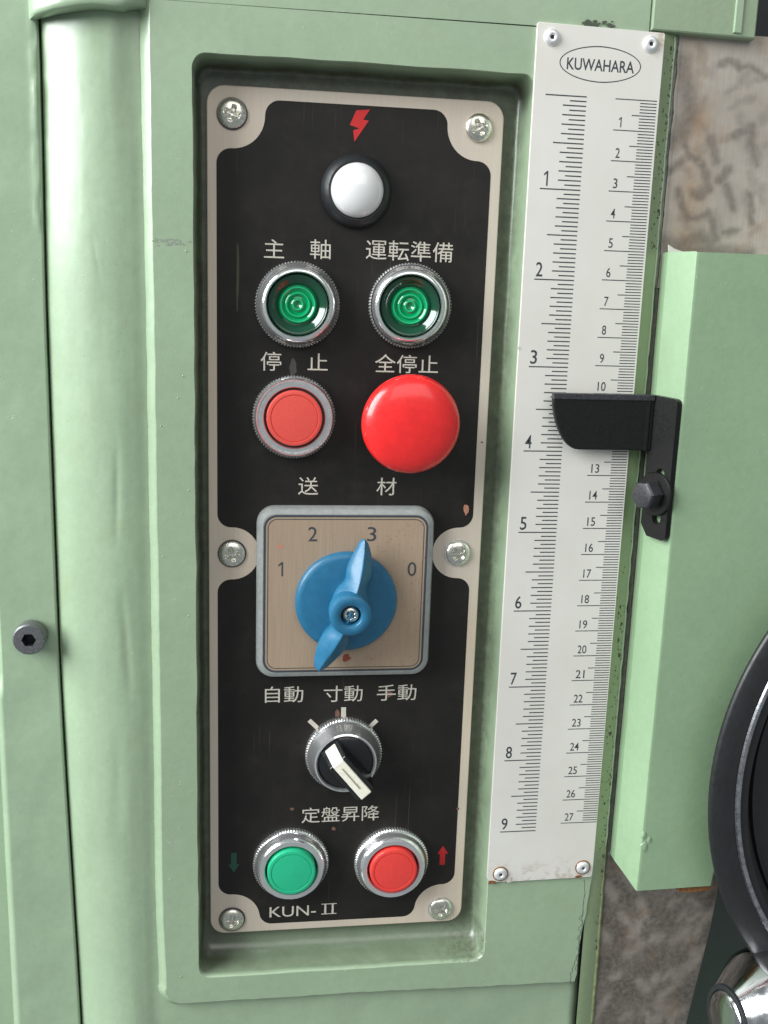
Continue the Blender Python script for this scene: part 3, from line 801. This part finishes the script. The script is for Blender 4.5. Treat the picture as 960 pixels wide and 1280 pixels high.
hole = strips([at([(s, 0, z) for s, z in slot], 2.4), at([(s, 0, z) for s, z in slot], 0.1)])
link('flange', mesh(*merge(front, rimf, hole), smooth=30), 'pointer', ptr)
# the bend between blade and flange
b0 = onch(0.6, 2.4); b1 = onch(0.6, 0.2)
bend_o = [(b0[0] + 0.0, b0[1]), (31.6, -4.9), (31.0, -5.4), (30.0, -5.3)]
bend = catmull([(onch(2.2, 2.42)[0], onch(2.2, 2.42)[1]), (onch(0.6, 2.5)[0] - .1, onch(0.6, 2.5)[1]), (30.4, -5.3), (28.5, -5.25)], 5)
bb = [[(x, y, z) for (x, y) in bend] for z in lin(zb, zt, 8)]
link('bend', mesh(*strips(bb, closed=False), smooth=180), 'pointer', ptr)
# washer and hex bolt
def onaxis(name, V, F, s, n0, z, mat, par, smooth=30):
    out = []
    for (a, y, c_) in V:
        p = onch(s + a, n0 - y); out.append((p[0], p[1], z + c_))
    return link(name, mesh(out, F, smooth=smooth), mat, par)
bz = -135.0
wv, wf = lathe([(8.0, 0), (8.0, 0.9), (7.6, 1.3), (2.0, 1.3)], 48)
V, F = [], []
for j, (r, h) in enumerate([(5.0, 1.3), (5.35, 1.9), (5.35, 6.6), (4.9, 7.3), (4.2, 7.5)]):
    for i in range(6):
        a = math.radians(60 * i + 8); V.append((r * math.cos(a), -h, r * math.sin(a)))
for j in range(4):
    for i in range(6):
        a, b = j * 6 + i, j * 6 + (i + 1) % 6; F.append((a, b, b + 6, a + 6))
F.append(tuple(range(24, 30)))
bo = onaxis('bolt', V, F, 6.6, 2.4, bz, 'bolt', ptr, 20)
onaxis('washer', wv, wf, 6.6, 2.4, bz, 'pointer', bo)

# ================================================================ control panel
pan = thing('control_panel', 'tall control panel with a black printed field, buttons and switches, screwed into the green pocket', 'control panel', (-76.5, 12, -160))
PF = 12.5
link('faceplate', mesh(*slab(rrect(-127.4, -25.2, -319.6, -0.8, 6, 8), PF, 14.6, 0.35)), 'plate', pan)
SX = (-118.9, -34.1); SZ = (-9.8, -162.5, -313.4)
def field():
    xl, xr, zt_, zb_ = -124.2, -28.9, -4.7, -316.3
    R, r2, rf = 11.0, 9.9, 5.0
    def arcp(c, r, a0, a1, sign):
        while (a1 - a0) * sign < 0: a1 += 2 * math.pi * sign
        k = max(4, int(abs(a1 - a0) * r / 0.8)); return [(c[0] + r * math.cos(a0 + (a1 - a0) * i / k), c[1] + r * math.sin(a0 + (a1 - a0) * i / k)) for i in range(k + 1)]
    def fv(c, x, side, sgn, R_):      # fillet centre against a vertical edge
        fx = x + side * rf; return (fx, c[1] + sgn * math.sqrt((R_ + rf) ** 2 - (fx - c[0]) ** 2)), (x, None)
    def fh(c, z, side, sgn, R_):
        fz = z + side * rf; return (c[0] + sgn * math.sqrt((R_ + rf) ** 2 - (fz - c[1]) ** 2), fz), (None, z)
    def notch(c, R_, fa, ta, fb, tb):   # fillet, concave arc, fillet
        pa = (ta[0] if ta[0] is not None else fa[0], ta[1] if ta[1] is not None else fa[1])
        pb = (tb[0] if tb[0] is not None else fb[0], tb[1] if tb[1] is not None else fb[1])
        an = lambda o_, p: math.atan2(p[1] - o_[1], p[0] - o_[0])
        return arcp(fa, rf, an(fa, pa), an(fa, c), 1) + arcp(c, R_, an(c, fa), an(c, fb), -1)[1:-1] + arcp(fb, rf, an(fb, c), an(fb, pb), 1)
    TL, ML, BL = [(SX[0], z) for z in SZ]; TR, MR, BR = [(SX[1], z) for z in SZ]
    out = []
    out += notch(TL, R, *fh(TL, zt_, -1, 1, R), *fv(TL, xl, 1, -1, R))
    out += notch(ML, r2, *fv(ML, xl, 1, 1, r2), *fv(ML, xl, 1, -1, r2))
    out += notch(BL, R, *fv(BL, xl, 1, 1, R), *fh(BL, zb_, 1, 1, R))
    out += notch(BR, R, *fh(BR, zb_, 1, -1, R), *fv(BR, xr, -1, 1, R))
    out += notch(MR, r2, *fv(MR, xr, -1, -1, r2), *fv(MR, xr, -1, 1, r2))
    out += notch(TR, R, *fv(TR, xr, -1, -1, R), *fh(TR, zt_, -1, -1, R))
    return out
link('printed_field', mesh(*fill([field()], PF - 0.06), smooth=0), 'black_print', pan)
PY = PF - 0.14

# Phillips screw head, shared mesh
def phillips(R=4.7, h=2.1):
    rs = [R * k for k in (0.0, 0.08, 0.16, 0.24, 0.32, 0.40, 0.48, 0.54, 0.60, 0.68, 0.78, 0.88, 0.95, 1.0)]
    seg = 64; V, F = [(0, 0, 0)], []
    def H(x, z):
        r = math.hypot(x, z) / R
        y = h * math.sqrt(max(0, 1 - (r * 0.93) ** 2.6))
        arm = min(abs(x), abs(z)); reach = max(abs(x), abs(z))
        if arm < 0.78 and reach < R * 0.56: y -= 1.25 * (1 - smoothstep(0.5, 0.85, arm)) * (1 - smoothstep(R * .42, R * .58, reach)) + 0.0
        return y
    V[0] = (0, -H(0, 0) + 0.3, 0)
    for r in rs[1:]:
        for i in range(seg):
            a = 2 * math.pi * i / seg; x, z = r * math.cos(a), r * math.sin(a); V.append((x, -H(x, z), z))
    for i in range(seg): F.append((0, 1 + i, 1 + (i + 1) % seg))
    for j in range(len(rs) - 2):
        for i in range(seg):
            a, b = 1 + j * seg + i, 1 + j * seg + (i + 1) % seg; F.append((a, a + seg, b + seg, b))
    last = 1 + (len(rs) - 2) * seg
    for i in range(seg): V.append((R * math.cos(2 * math.pi * i / seg), 0.3, R * math.sin(2 * math.pi * i / seg)))
    e = len(V) - seg
    for i in range(seg): F.append((last + i, e + i, e + (i + 1) % seg, last + (i + 1) % seg))
    return mesh(V, F, smooth=50)
ph = phillips()
rots = [20, 62, 75, 40, 10, 100]
ws = None
for k, (x, z) in enumerate([(x, z) for z in SZ for x in SX]):
    s = link('screw', ph, 'screw', pan, (x, PF, z)); s.rotation_euler = (0, math.radians(rots[k]), 0)
    v, f = lathe([(5.25, 0.02), (5.2, 0.4), (4.4, 0.45)], 40)
    link('washer', mesh(v, f), 'chrome_worn' if k % 2 else 'bolt', s, (x, PF, z)) if k not in (1,) else None

# ---- lettering
def word(s, x0, x1, z, h=6.4):
    text('lettering', s, (x0 + x1) / 2, z, PY, h, 'white_print', pan, width=x1 - x0, align='center', bold=0.0)
word('主', -108.0, -101.0, -53.2, 6.3); word('軸', -92.0, -84.8, -52.8, 6.6); word('運転準備', -72.4, -41.2, -52.2, 6.9)
word('停', -108.9, -101.6, -92.0, 6.7); word('止', -92.2, -85.0, -91.8, 6.0); word('全停止', -68.0, -44.8, -91.8, 6.6)
word('送', -95.0, -87.6, -137.0, 6.6); word('材', -66.0, -58.6, -137.0, 6.6)
word('自動', -106.5, -91.9, -218.2, 6.6); word('寸動', -84.0, -69.0, -218.4, 6.6); word('手動', -63.4, -47.9, -218.4, 6.6)
word('定盤昇降', -91.8, -60.9, -269.2, 6.6)
text('lettering', 'KUN-', -104.0, -311.2, PY, 4.6, 'white_print', pan, width=18.6, bold=0.0)
def bar(x0, x1, z0, z1): 
    return ([(x0, PY, z0), (x1, PY, z0), (x1, PY, z1), (x0, PY, z1)], [(0, 1, 2, 3)])
link('lettering', mesh(*merge(bar(-82.0, -81.2, -313.0, -308.9), bar(-79.0, -78.2, -313.0, -308.9), bar(-83.2, -80.0, -313.35, -313.0), bar(-83.2, -80.0, -308.9, -308.55),
     bar(-79.95, -77.0, -313.35, -313.0), bar(-79.95, -77.0, -308.9, -308.55)), smooth=0), 'white_print', pan)
def poly(name, pts, mat, y=PY): return link(name, mesh(*fill([pts], y), smooth=0), mat, pan)
# lightning mark
def bolt_pts():
    px = [(445, 149), (462, 146), (457, 155), (463, 159), (443, 184), (440, 170), (448, 168), (452, 165), (438, 163)]
    return [(-75.5 + (x - 451) * 0.272 + 0.5, -10.9 - (y - 165) * 0.272) for x, y in px]
poly('lightning_mark', [(-76.0, -6.2), (-71.6, -6.1), (-74.4, -10.4), (-72.4, -10.6), (-77.4, -16.2), (-78.0, -12.7), (-77.2, -16.6)][:0] or
     [(-77.2, -6.6), (-72.2, -6.0), (-74.2, -9.4), (-72.0, -9.8), (-74.9, -12.8), (-77.2, -16.9), (-77.7, -12.6), (-75.2, -12.2), (-79.0, -11.6), (-76.6, -8.6)][:0] or
     [(-77.0, -6.4), (-72.3, -5.9), (-74.6, -9.3), (-72.6, -9.5), (-77.4, -16.6), (-77.9, -12.9), (-75.8, -12.2), (-79.1, -11.2)], 'red_print')
# arrows
def arrow(x, z, up, mat):
    s = 1 if up else -1
    pts = [(x - 1.1, z - 4.2 * s), (x + 1.1, z - 4.2 * s), (x + 1.1, z + 0.8 * s), (x + 2.2, z + 0.8 * s), (x, z + 4.4 * s), (x - 2.2, z + 0.8 * s), (x - 1.1, z + 0.8 * s)]
    if not up: pts = pts[::-1]
    poly('arrow_mark', pts, mat)
arrow(-118.2, -288.3, False, 'green_print'); arrow(-34.3, -289.4, True, 'dark_red_print')
# index ticks round the selector
C0 = (-75.9, -242.6)
def idx(ang, r0, r1, wd):
    d = Vector((math.sin(math.radians(ang)), math.cos(math.radians(ang)))); nn = Vector((d.y, -d.x)) * wd / 2
    p = [Vector(C0) + d * r0 + nn, Vector(C0) + d * r1 + nn, Vector(C0) + d * r1 - nn, Vector(C0) + d * r0 - nn]
    poly('index_mark', [tuple(q) for q in p][::-1], 'white_print')
idx(-45, 13, 19.2, 1.7); idx(-1, 13, 18.6, 1.9); idx(45, 13, 18.2, 1.7)
# stains
def blot(x, z, rx, rz, seed, mat='stain', y=PF - 0.085):
    rnd = random.Random(seed)
    P = [(x + rx * rnd.uniform(.6, 1.1) * math.cos(2 * math.pi * j / 12), z + rz * rnd.uniform(.6, 1.1) * math.sin(2 * math.pi * j / 12)) for j in range(12)]
    link('stain', mesh(*fill([P], y), smooth=0), mat, pan)
blot(-58.6, -219.0, 1.9, 1.5, 3); blot(-78.6, -226.5, 1.2, 1.8, 4, M['stain']); blot(-95.6, -266.3, 0.9, 0.7, 5); blot(-79, -275.5, 0.9, 0.9, 6)
blot(-97.5, -94, 1.6, 4.0, 7, plain('faint_smear', (0.055, 0.048, 0.042), 0.5)); blot(-31.7, -145.5, 1.5, 2.4, 8, 'pink_stain'); blot(-29.0, -268.8, 0.8, 0.7, 9)
blot(-27.0, -120, .5, .4, 10, 'stain', PF - .1); blot(-117.0, -63, 0.6, 13, 11, plain('olive_scratch', (0.05, 0.05, 0.028), 0.5)); 

# ---- indicator lamp
lamp = link('indicator_lamp', mesh(*lathe([(12.0, 0), (12.4, 0.8), (12.2, 2.0), (11.0, 3.6), (9.9, 4.4), (9.3, 4.2), (9.1, 2.6)], 72), smooth=50), 'rubber', pan, (-76.4, PF, -32.9))
lamp['label'] = 'white domed lamp in a black rubber ring'
dome = [(9.15, 2.8), (9.1, 4.2)] + [(9.1 * math.cos(a), 4.2 + 5.4 * math.sin(a)) for a in lin(0.1, 1.5, 14)] + [(0.01, 9.6)]
link('lens', mesh(*lathe(dome, 64), smooth=60), 'white_lens', lamp, (-76.4, PF, -32.9))

# ---- push buttons
def knurl(name, x, z, label, hgt=3.0, R=15.0, mat='chrome_worn'):
    v, f = lathe([(R - .5, 0), (R, 0.5), (R, hgt - .5), (R - .7, hgt)], 168, teeth=(84, 0.55, {1, 2}))
    o = link(name, mesh(v, f, smooth=35), mat, pan, (x, PF, z)); o['label'] = label
    return o
def flat_button(x, z, mat, label, R=9.9, guard_h=7.2):
    o = knurl('push_button', x, z, label)
    p = [(14.3, 3.0), (13.9, 3.4), (13.6, 5.0), (12.8, guard_h - .5), (12.3, guard_h), (R + 1.2, guard_h), (R + 0.8, guard_h - .5), (R + 0.6, 2)]
    link('bezel', mesh(*lathe(p, 96), smooth=40), 'chrome', o, (x, PF, z))
    link('gap_ring', mesh(*lathe([(R + 0.7, 3.5), (R - 0.2, 3.5)], 64)), 'rubber', o, (x, PF, z))
    c = [(R, 2.5), (R, guard_h + .9), (R - .25, guard_h + 1.4), (R - 1.1, guard_h + 1.6), (R - 1.45, guard_h + 1.55), (R - 1.6, guard_h + 1.25), (R - 1.75, guard_h + 1.5), (R - 3, guard_h + 1.6), (0.01, guard_h + 1.75)]
    link('cap', mesh(*lathe(c, 96), smooth=35), mat, o, (x, PF, z))
flat_button(-96.9, -111.6, 'red_cap_pale', 'faded red push button under the left stop lettering', 9.9, 4.6)
flat_button(-95.8, -288.9, 'green_cap', 'bright green push button in a chrome ring', 9.4, 7.0)
flat_button(-55.5, -290.3, 'red_cap', 'red push button in a chrome ring beside the red arrow', 9.4, 7.0)
def lens_button(x, z, label, rx=0, rz=0):
    o = knurl('push_button', x, z, label)
    parts = []
    p = [(14.2, 3.0), (13.7, 3.6), (13.5, 4.6), (12.6, 6.6), (11.6, 7.4), (11.2, 7.4), (10.9, 6.9), (10.8, 3.0)]
    b = link('bezel', mesh(*lathe(p, 96), smooth=40), 'chrome', o, (x, PF, z))
    L = [link('lens_rim', mesh(*lathe([(10.8, 3.2), (10.3, 5.6), (9.5, 6.0), (8.6, 5.4), (7.4, 4.0), (6.6, 3.8)], 72), smooth=60), 'green_glass_dark', o, (x, PF, z))]
    L.append(link('lens', mesh(*lathe([(6.7, 3.8), (6.2, 4.7), (5.7, 4.9), (5.2, 4.5), (4.7, 4.2), (4.2, 4.5), (3.8, 4.8), (3.3, 4.3), (2.8, 3.9), (2.3, 4.1), (1.7, 4.5), (1.1, 4.0), (0.01, 3.5)], 72), smooth=60), 'green_glass', o, (x, PF, z)))
    for r, h in ((4.0, 4.8), (5.9, 4.95), (1.75, 4.6)):
        L.append(link('lens_ring', mesh(*lathe([(r + .22, h - .2), (r + .1, h + .12), (r - .15, h + .12), (r - .3, h - .2)], 72), smooth=60), 'green_glass_pale', o, (x, PF, z)))
    if rx or rz:
        for q in [b] + L: q.rotation_euler = (rx, 0, rz)
lens_button(-96.2, -72.0, 'green lens push button at the left, below the two spaced characters')
lens_button(-56.2, -71.2, 'green lens push button at the right, slightly skewed in its ring', math.radians(2), math.radians(-5))

# ---- emergency mushroom
es = [(5.5, 0), (5.5, 10), (15.5, 11.5), (17.0, 13.2), (17.45, 15), (17.2, 17.0), (16.2, 19.0), (14, 20.5), (11, 21.5), (7, 22.2), (3, 22.5), (0.01, 22.55)]
e_ = link('emergency_button', mesh(*lathe(catmull(es[2:], 4), 96), smooth=60), 'estop_red', pan, (-56.6, PF, -111.8)); e_['label'] = 'large round red mushroom button, slightly domed'
link('collar', mesh(*lathe([(14, 0), (13.8, 2), (9, 3), (6, 4), (6, 12)], 60)), 'black_plastic', e_, (-56.6, PF, -111.8))

# ---- rotary cam switch
RX0, RX1, RZ0, RZ1 = -110.0, -44.4, -209.6, -144.2
rc = ((RX0 + RX1) / 2, (RZ0 + RZ1) / 2)
rs = slab(rrect(RX0, RX1, RZ0, RZ1, 6.5, 8), 6.9, 12.45, 2.2)
rot_ = link('rotary_switch', mesh(*rs, smooth=40), 'grey_frame', pan)
rot_['label'] = 'square rotary switch with a blue lever turned towards the 3'
df = rrect(RX0 + 2.6, RX1 - 2.6, RZ0 + 2.6, RZ1 - 2.6, 4.6, 8)
link('dial_face', mesh(*fill([df], 6.84), smooth=0), 'dial', rot_)
def ring2(a, b, r, y): return fill([rrect(RX0 + a, RX1 - a, RZ0 + a, RZ1 - a, r, 8), rrect(RX0 + b, RX1 - b, RZ0 + b, RZ1 - b, r - (b - a), 8)], y)
link('border_line', mesh(*merge(ring2(2.5, 3.3, 4.8, 6.80), ring2(3.95, 4.25, 3.5, 6.80)), smooth=0), 'ink', rot_)
def num(s, px, pz):
    if s == '1':
        pts = [(px + 0.25, pz - 2.7), (px + 0.8, pz - 2.7), (px + 0.8, pz + 2.7), (px + 0.3, pz + 2.7), (px - 0.9, pz + 1.6), (px - 0.9, pz + 1.0), (px + 0.25, pz + 1.8)]
        link('numeral', mesh(*fill([pts], 6.78), smooth=0), 'ink', rot_); return
    text('numeral', s, px, pz, 6.78, 5.4, 'ink', rot_, width=1.2 if s == '1' else 3.3, align='center', bold=0.0)
num('1', -101.2, -167.0); num('2', -89.7, -153.8); num('3', -68.0, -153.8); num('0', -52.5, -167.2)
KC = (-77.0, -178.9)
kd = [(18.6, 0), (18.9, 1.0), (18.9, 2.6), (18.2, 3.6), (16.5, 4.0), (10, 4.3), (0.01, 4.5)]
link('knob_disc', mesh(*lathe(kd, 96), smooth=50), 'blue', rot_, (KC[0], 6.8, KC[1]))
# lever: lofted sections along t, in mm from the axis
def lever():
    # t, half width, height of the top, height of the underside, sideways offset
    S_ = [(-26.2, 0.5, 9.6, 7.2, -2.9), (-25.0, 2.2, 10.2, 5.8, -2.6), (-21.5, 3.7, 11.4, 4.0, -1.9), (-17.0, 4.9, 13.6, 2.6, -1.1), (-12, 4.9, 15.6, 2.0, -0.4), (-8.5, 3.8, 16.6, 2, 0),
          (-5, 5.4, 18.2, 2, 0), (-2, 6.3, 18.6, 2, 0), (2, 6.6, 18.4, 2, 0), (5.5, 6.0, 17.6, 2, 0), (9, 4.3, 15.6, 2, 0.1), (13, 4.9, 14.0, 2.2, 0.1), (17, 4.3, 12.4, 2.8, -0.3), (21, 3.0, 11.0, 4.0, -1.0), (24.2, 1.7, 9.9, 5.4, -1.8), (25.6, 0.4, 9.2, 7.4, -2.2)]
    Sx = catmull([tuple(s) for s in S_], 4)
    ca, sa = math.cos(math.radians(-17)), math.sin(math.radians(-17))
    loops = []
    for t, hw, top, bot, off in Sx:
        L = []
        hw = max(hw, 0.2)
        for i in range(28):
            a = 2 * math.pi * i / 28
            cx_ = math.copysign(abs(math.cos(a)) ** 0.75, math.cos(a)); sy_ = math.copysign(abs(math.sin(a)) ** 0.85, math.sin(a))
            hh = (top + bot) / 2 + sy_ * (top - bot) / 2
            u_ = off + cx_ * hw * (1.0 if sy_ < 0 else (1 - 0.80 * sy_ ** 1.3))
            x = u_ * ca - t * sa; z = u_ * sa + t * ca
            L.append((x, -hh, z))
        loops.append(L)
    s = strips(loops, flip=True)
    V, F = s; n_ = 28
    F.append(tuple(range(n_))); F.append(tuple(reversed(range(len(V) - n_, len(V)))))
    return mesh(V, F, smooth=32)
link('lever', lever(), 'blue', rot_, (KC[0], 6.8, KC[1]))
hub = [(7.4, 12), (7.6, 18.2), (7.2, 19.6), (6.2, 20.1), (4.2, 20.0), (3.7, 19.5), (3.6, 16.2)]
hb_ = link('hub', mesh(*lathe(hub, 56), smooth=45), 'blue', rot_, (KC[0], 6.8, KC[1]))
link('hub_gap', mesh(*lathe([(3.65, 16.4), (0.01, 16.5)], 40)), 'rubber', rot_, (KC[0], 6.8, KC[1]))
ph2 = phillips(2.9, 1.6)
s = link('screw', ph2, 'screw', rot_, (KC[0], 6.8 - 17.2, KC[1])); s.rotation_euler = (0, math.radians(30), 0)
def blot2(x, z, rx, rz, seed, mat):
    rnd = random.Random(seed)
    P = [(x + rx * rnd.uniform(.6, 1.1) * math.cos(2 * math.pi * j / 12), z + rz * rnd.uniform(.6, 1.1) * math.sin(2 * math.pi * j / 12)) for j in range(12)]
    link('stain', mesh(*fill([P], 6.79), smooth=0), mat, rot_)
blot2(-101.3, -158.5, 1.3, 1.0, 1, 'pink_stain'); blot2(-76.2, -201.8, 1.7, 2.0, 2, plain('red_brown_stain', (0.26, 0.055, 0.035), 0.5))

# ---- three position selector
sel = knurl('selector_switch', C0[0], C0[1], 'black selector knob with an ivory insert pointing up to the left', 3.6, 15.0)
sp = [(14.3, 3.6), (13.9, 4.1), (13.4, 5.6), (12.2, 9.0), (11.9, 10.0), (11.3, 10.3), (10.8, 10.0), (10.6, 8.6)]
link('bezel', mesh(*lathe(sp, 96), smooth=40), 'chrome', sel, (C0[0], PF, C0[1]))
link('knob', mesh(*lathe([(10.6, 9.2), (9.6, 9.9), (6, 10.4), (0.01, 10.6)], 72), smooth=60), 'black_plastic', sel, (C0[0], PF, C0[1]))
def selbar(prof, hw, base):
    """prof along the bar: (t, height)"""
    d = Vector((0.66, -0.75)).normalized(); nn = Vector((d.y, -d.x)); V, F = [], []
    k = len(prof)
    for sgn in (-1, 1):
        for t, h in prof: V.append((d.x * t + nn.x * hw * sgn, -h, d.y * t + nn.y * hw * sgn))
        for t, h in prof: V.append((d.x * t + nn.x * hw * 1.08 * sgn, -base, d.y * t + nn.y * hw * 1.08 * sgn))
    for i in range(k - 1):
        F.append((i, i + 1, 2 * k + i + 1, 2 * k + i))                   # top
        F.append((k + i, k + i + 1, i + 1, i)); F.append((2 * k + i, 2 * k + i + 1, 3 * k + i + 1, 3 * k + i))
    F.append((0, 2 * k, 3 * k, k)); F.append((k - 1, 2 * k - 1, 4 * k - 1, 3 * k - 1))
    me = mesh(V, F, smooth=0)
    bm = bmesh.new(); bm.from_mesh(me); bmesh.ops.recalc_face_normals(bm, faces=bm.faces)
    bmesh.ops.bevel(bm, geom=[e for e in bm.edges], offset=0.35 * MM, segments=2, affect='EDGES', profile=0.5)
    bm.to_mesh(me); bm.free(); return me
link('knob_bar', selbar([(-9.8, 10.6), (-6.0, 18.6), (10.3, 20.8)], 3.9, 9.6), 'black_plastic', sel, (C0[0], PF, C0[1]))
link('ivory_insert', selbar([(-9.6, 11.3), (-5.9, 19.2), (10.5, 21.5)], 2.4, 10.2), 'ivory', sel, (C0[0], PF, C0[1]))

d_ = Vector((0.66, -0.75)).normalized(); n_ = Vector((d_.y, -d_.x))
gv_ = []
for t, h, w_ in ((-3.5, 19.62, 0.22), (6.5, 21.04, 0.3)):
    for sg in (-1, 1):
        q = d_ * t + n_ * w_ * sg; gv_.append((q.x, -h - 0.12, q.y))
link('index_line', mesh(gv_, [(0, 1, 3, 2)], smooth=0), plain('worn_line', (0.30, 0.27, 0.20), 0.5), sel, (C0[0], PF, C0[1]))
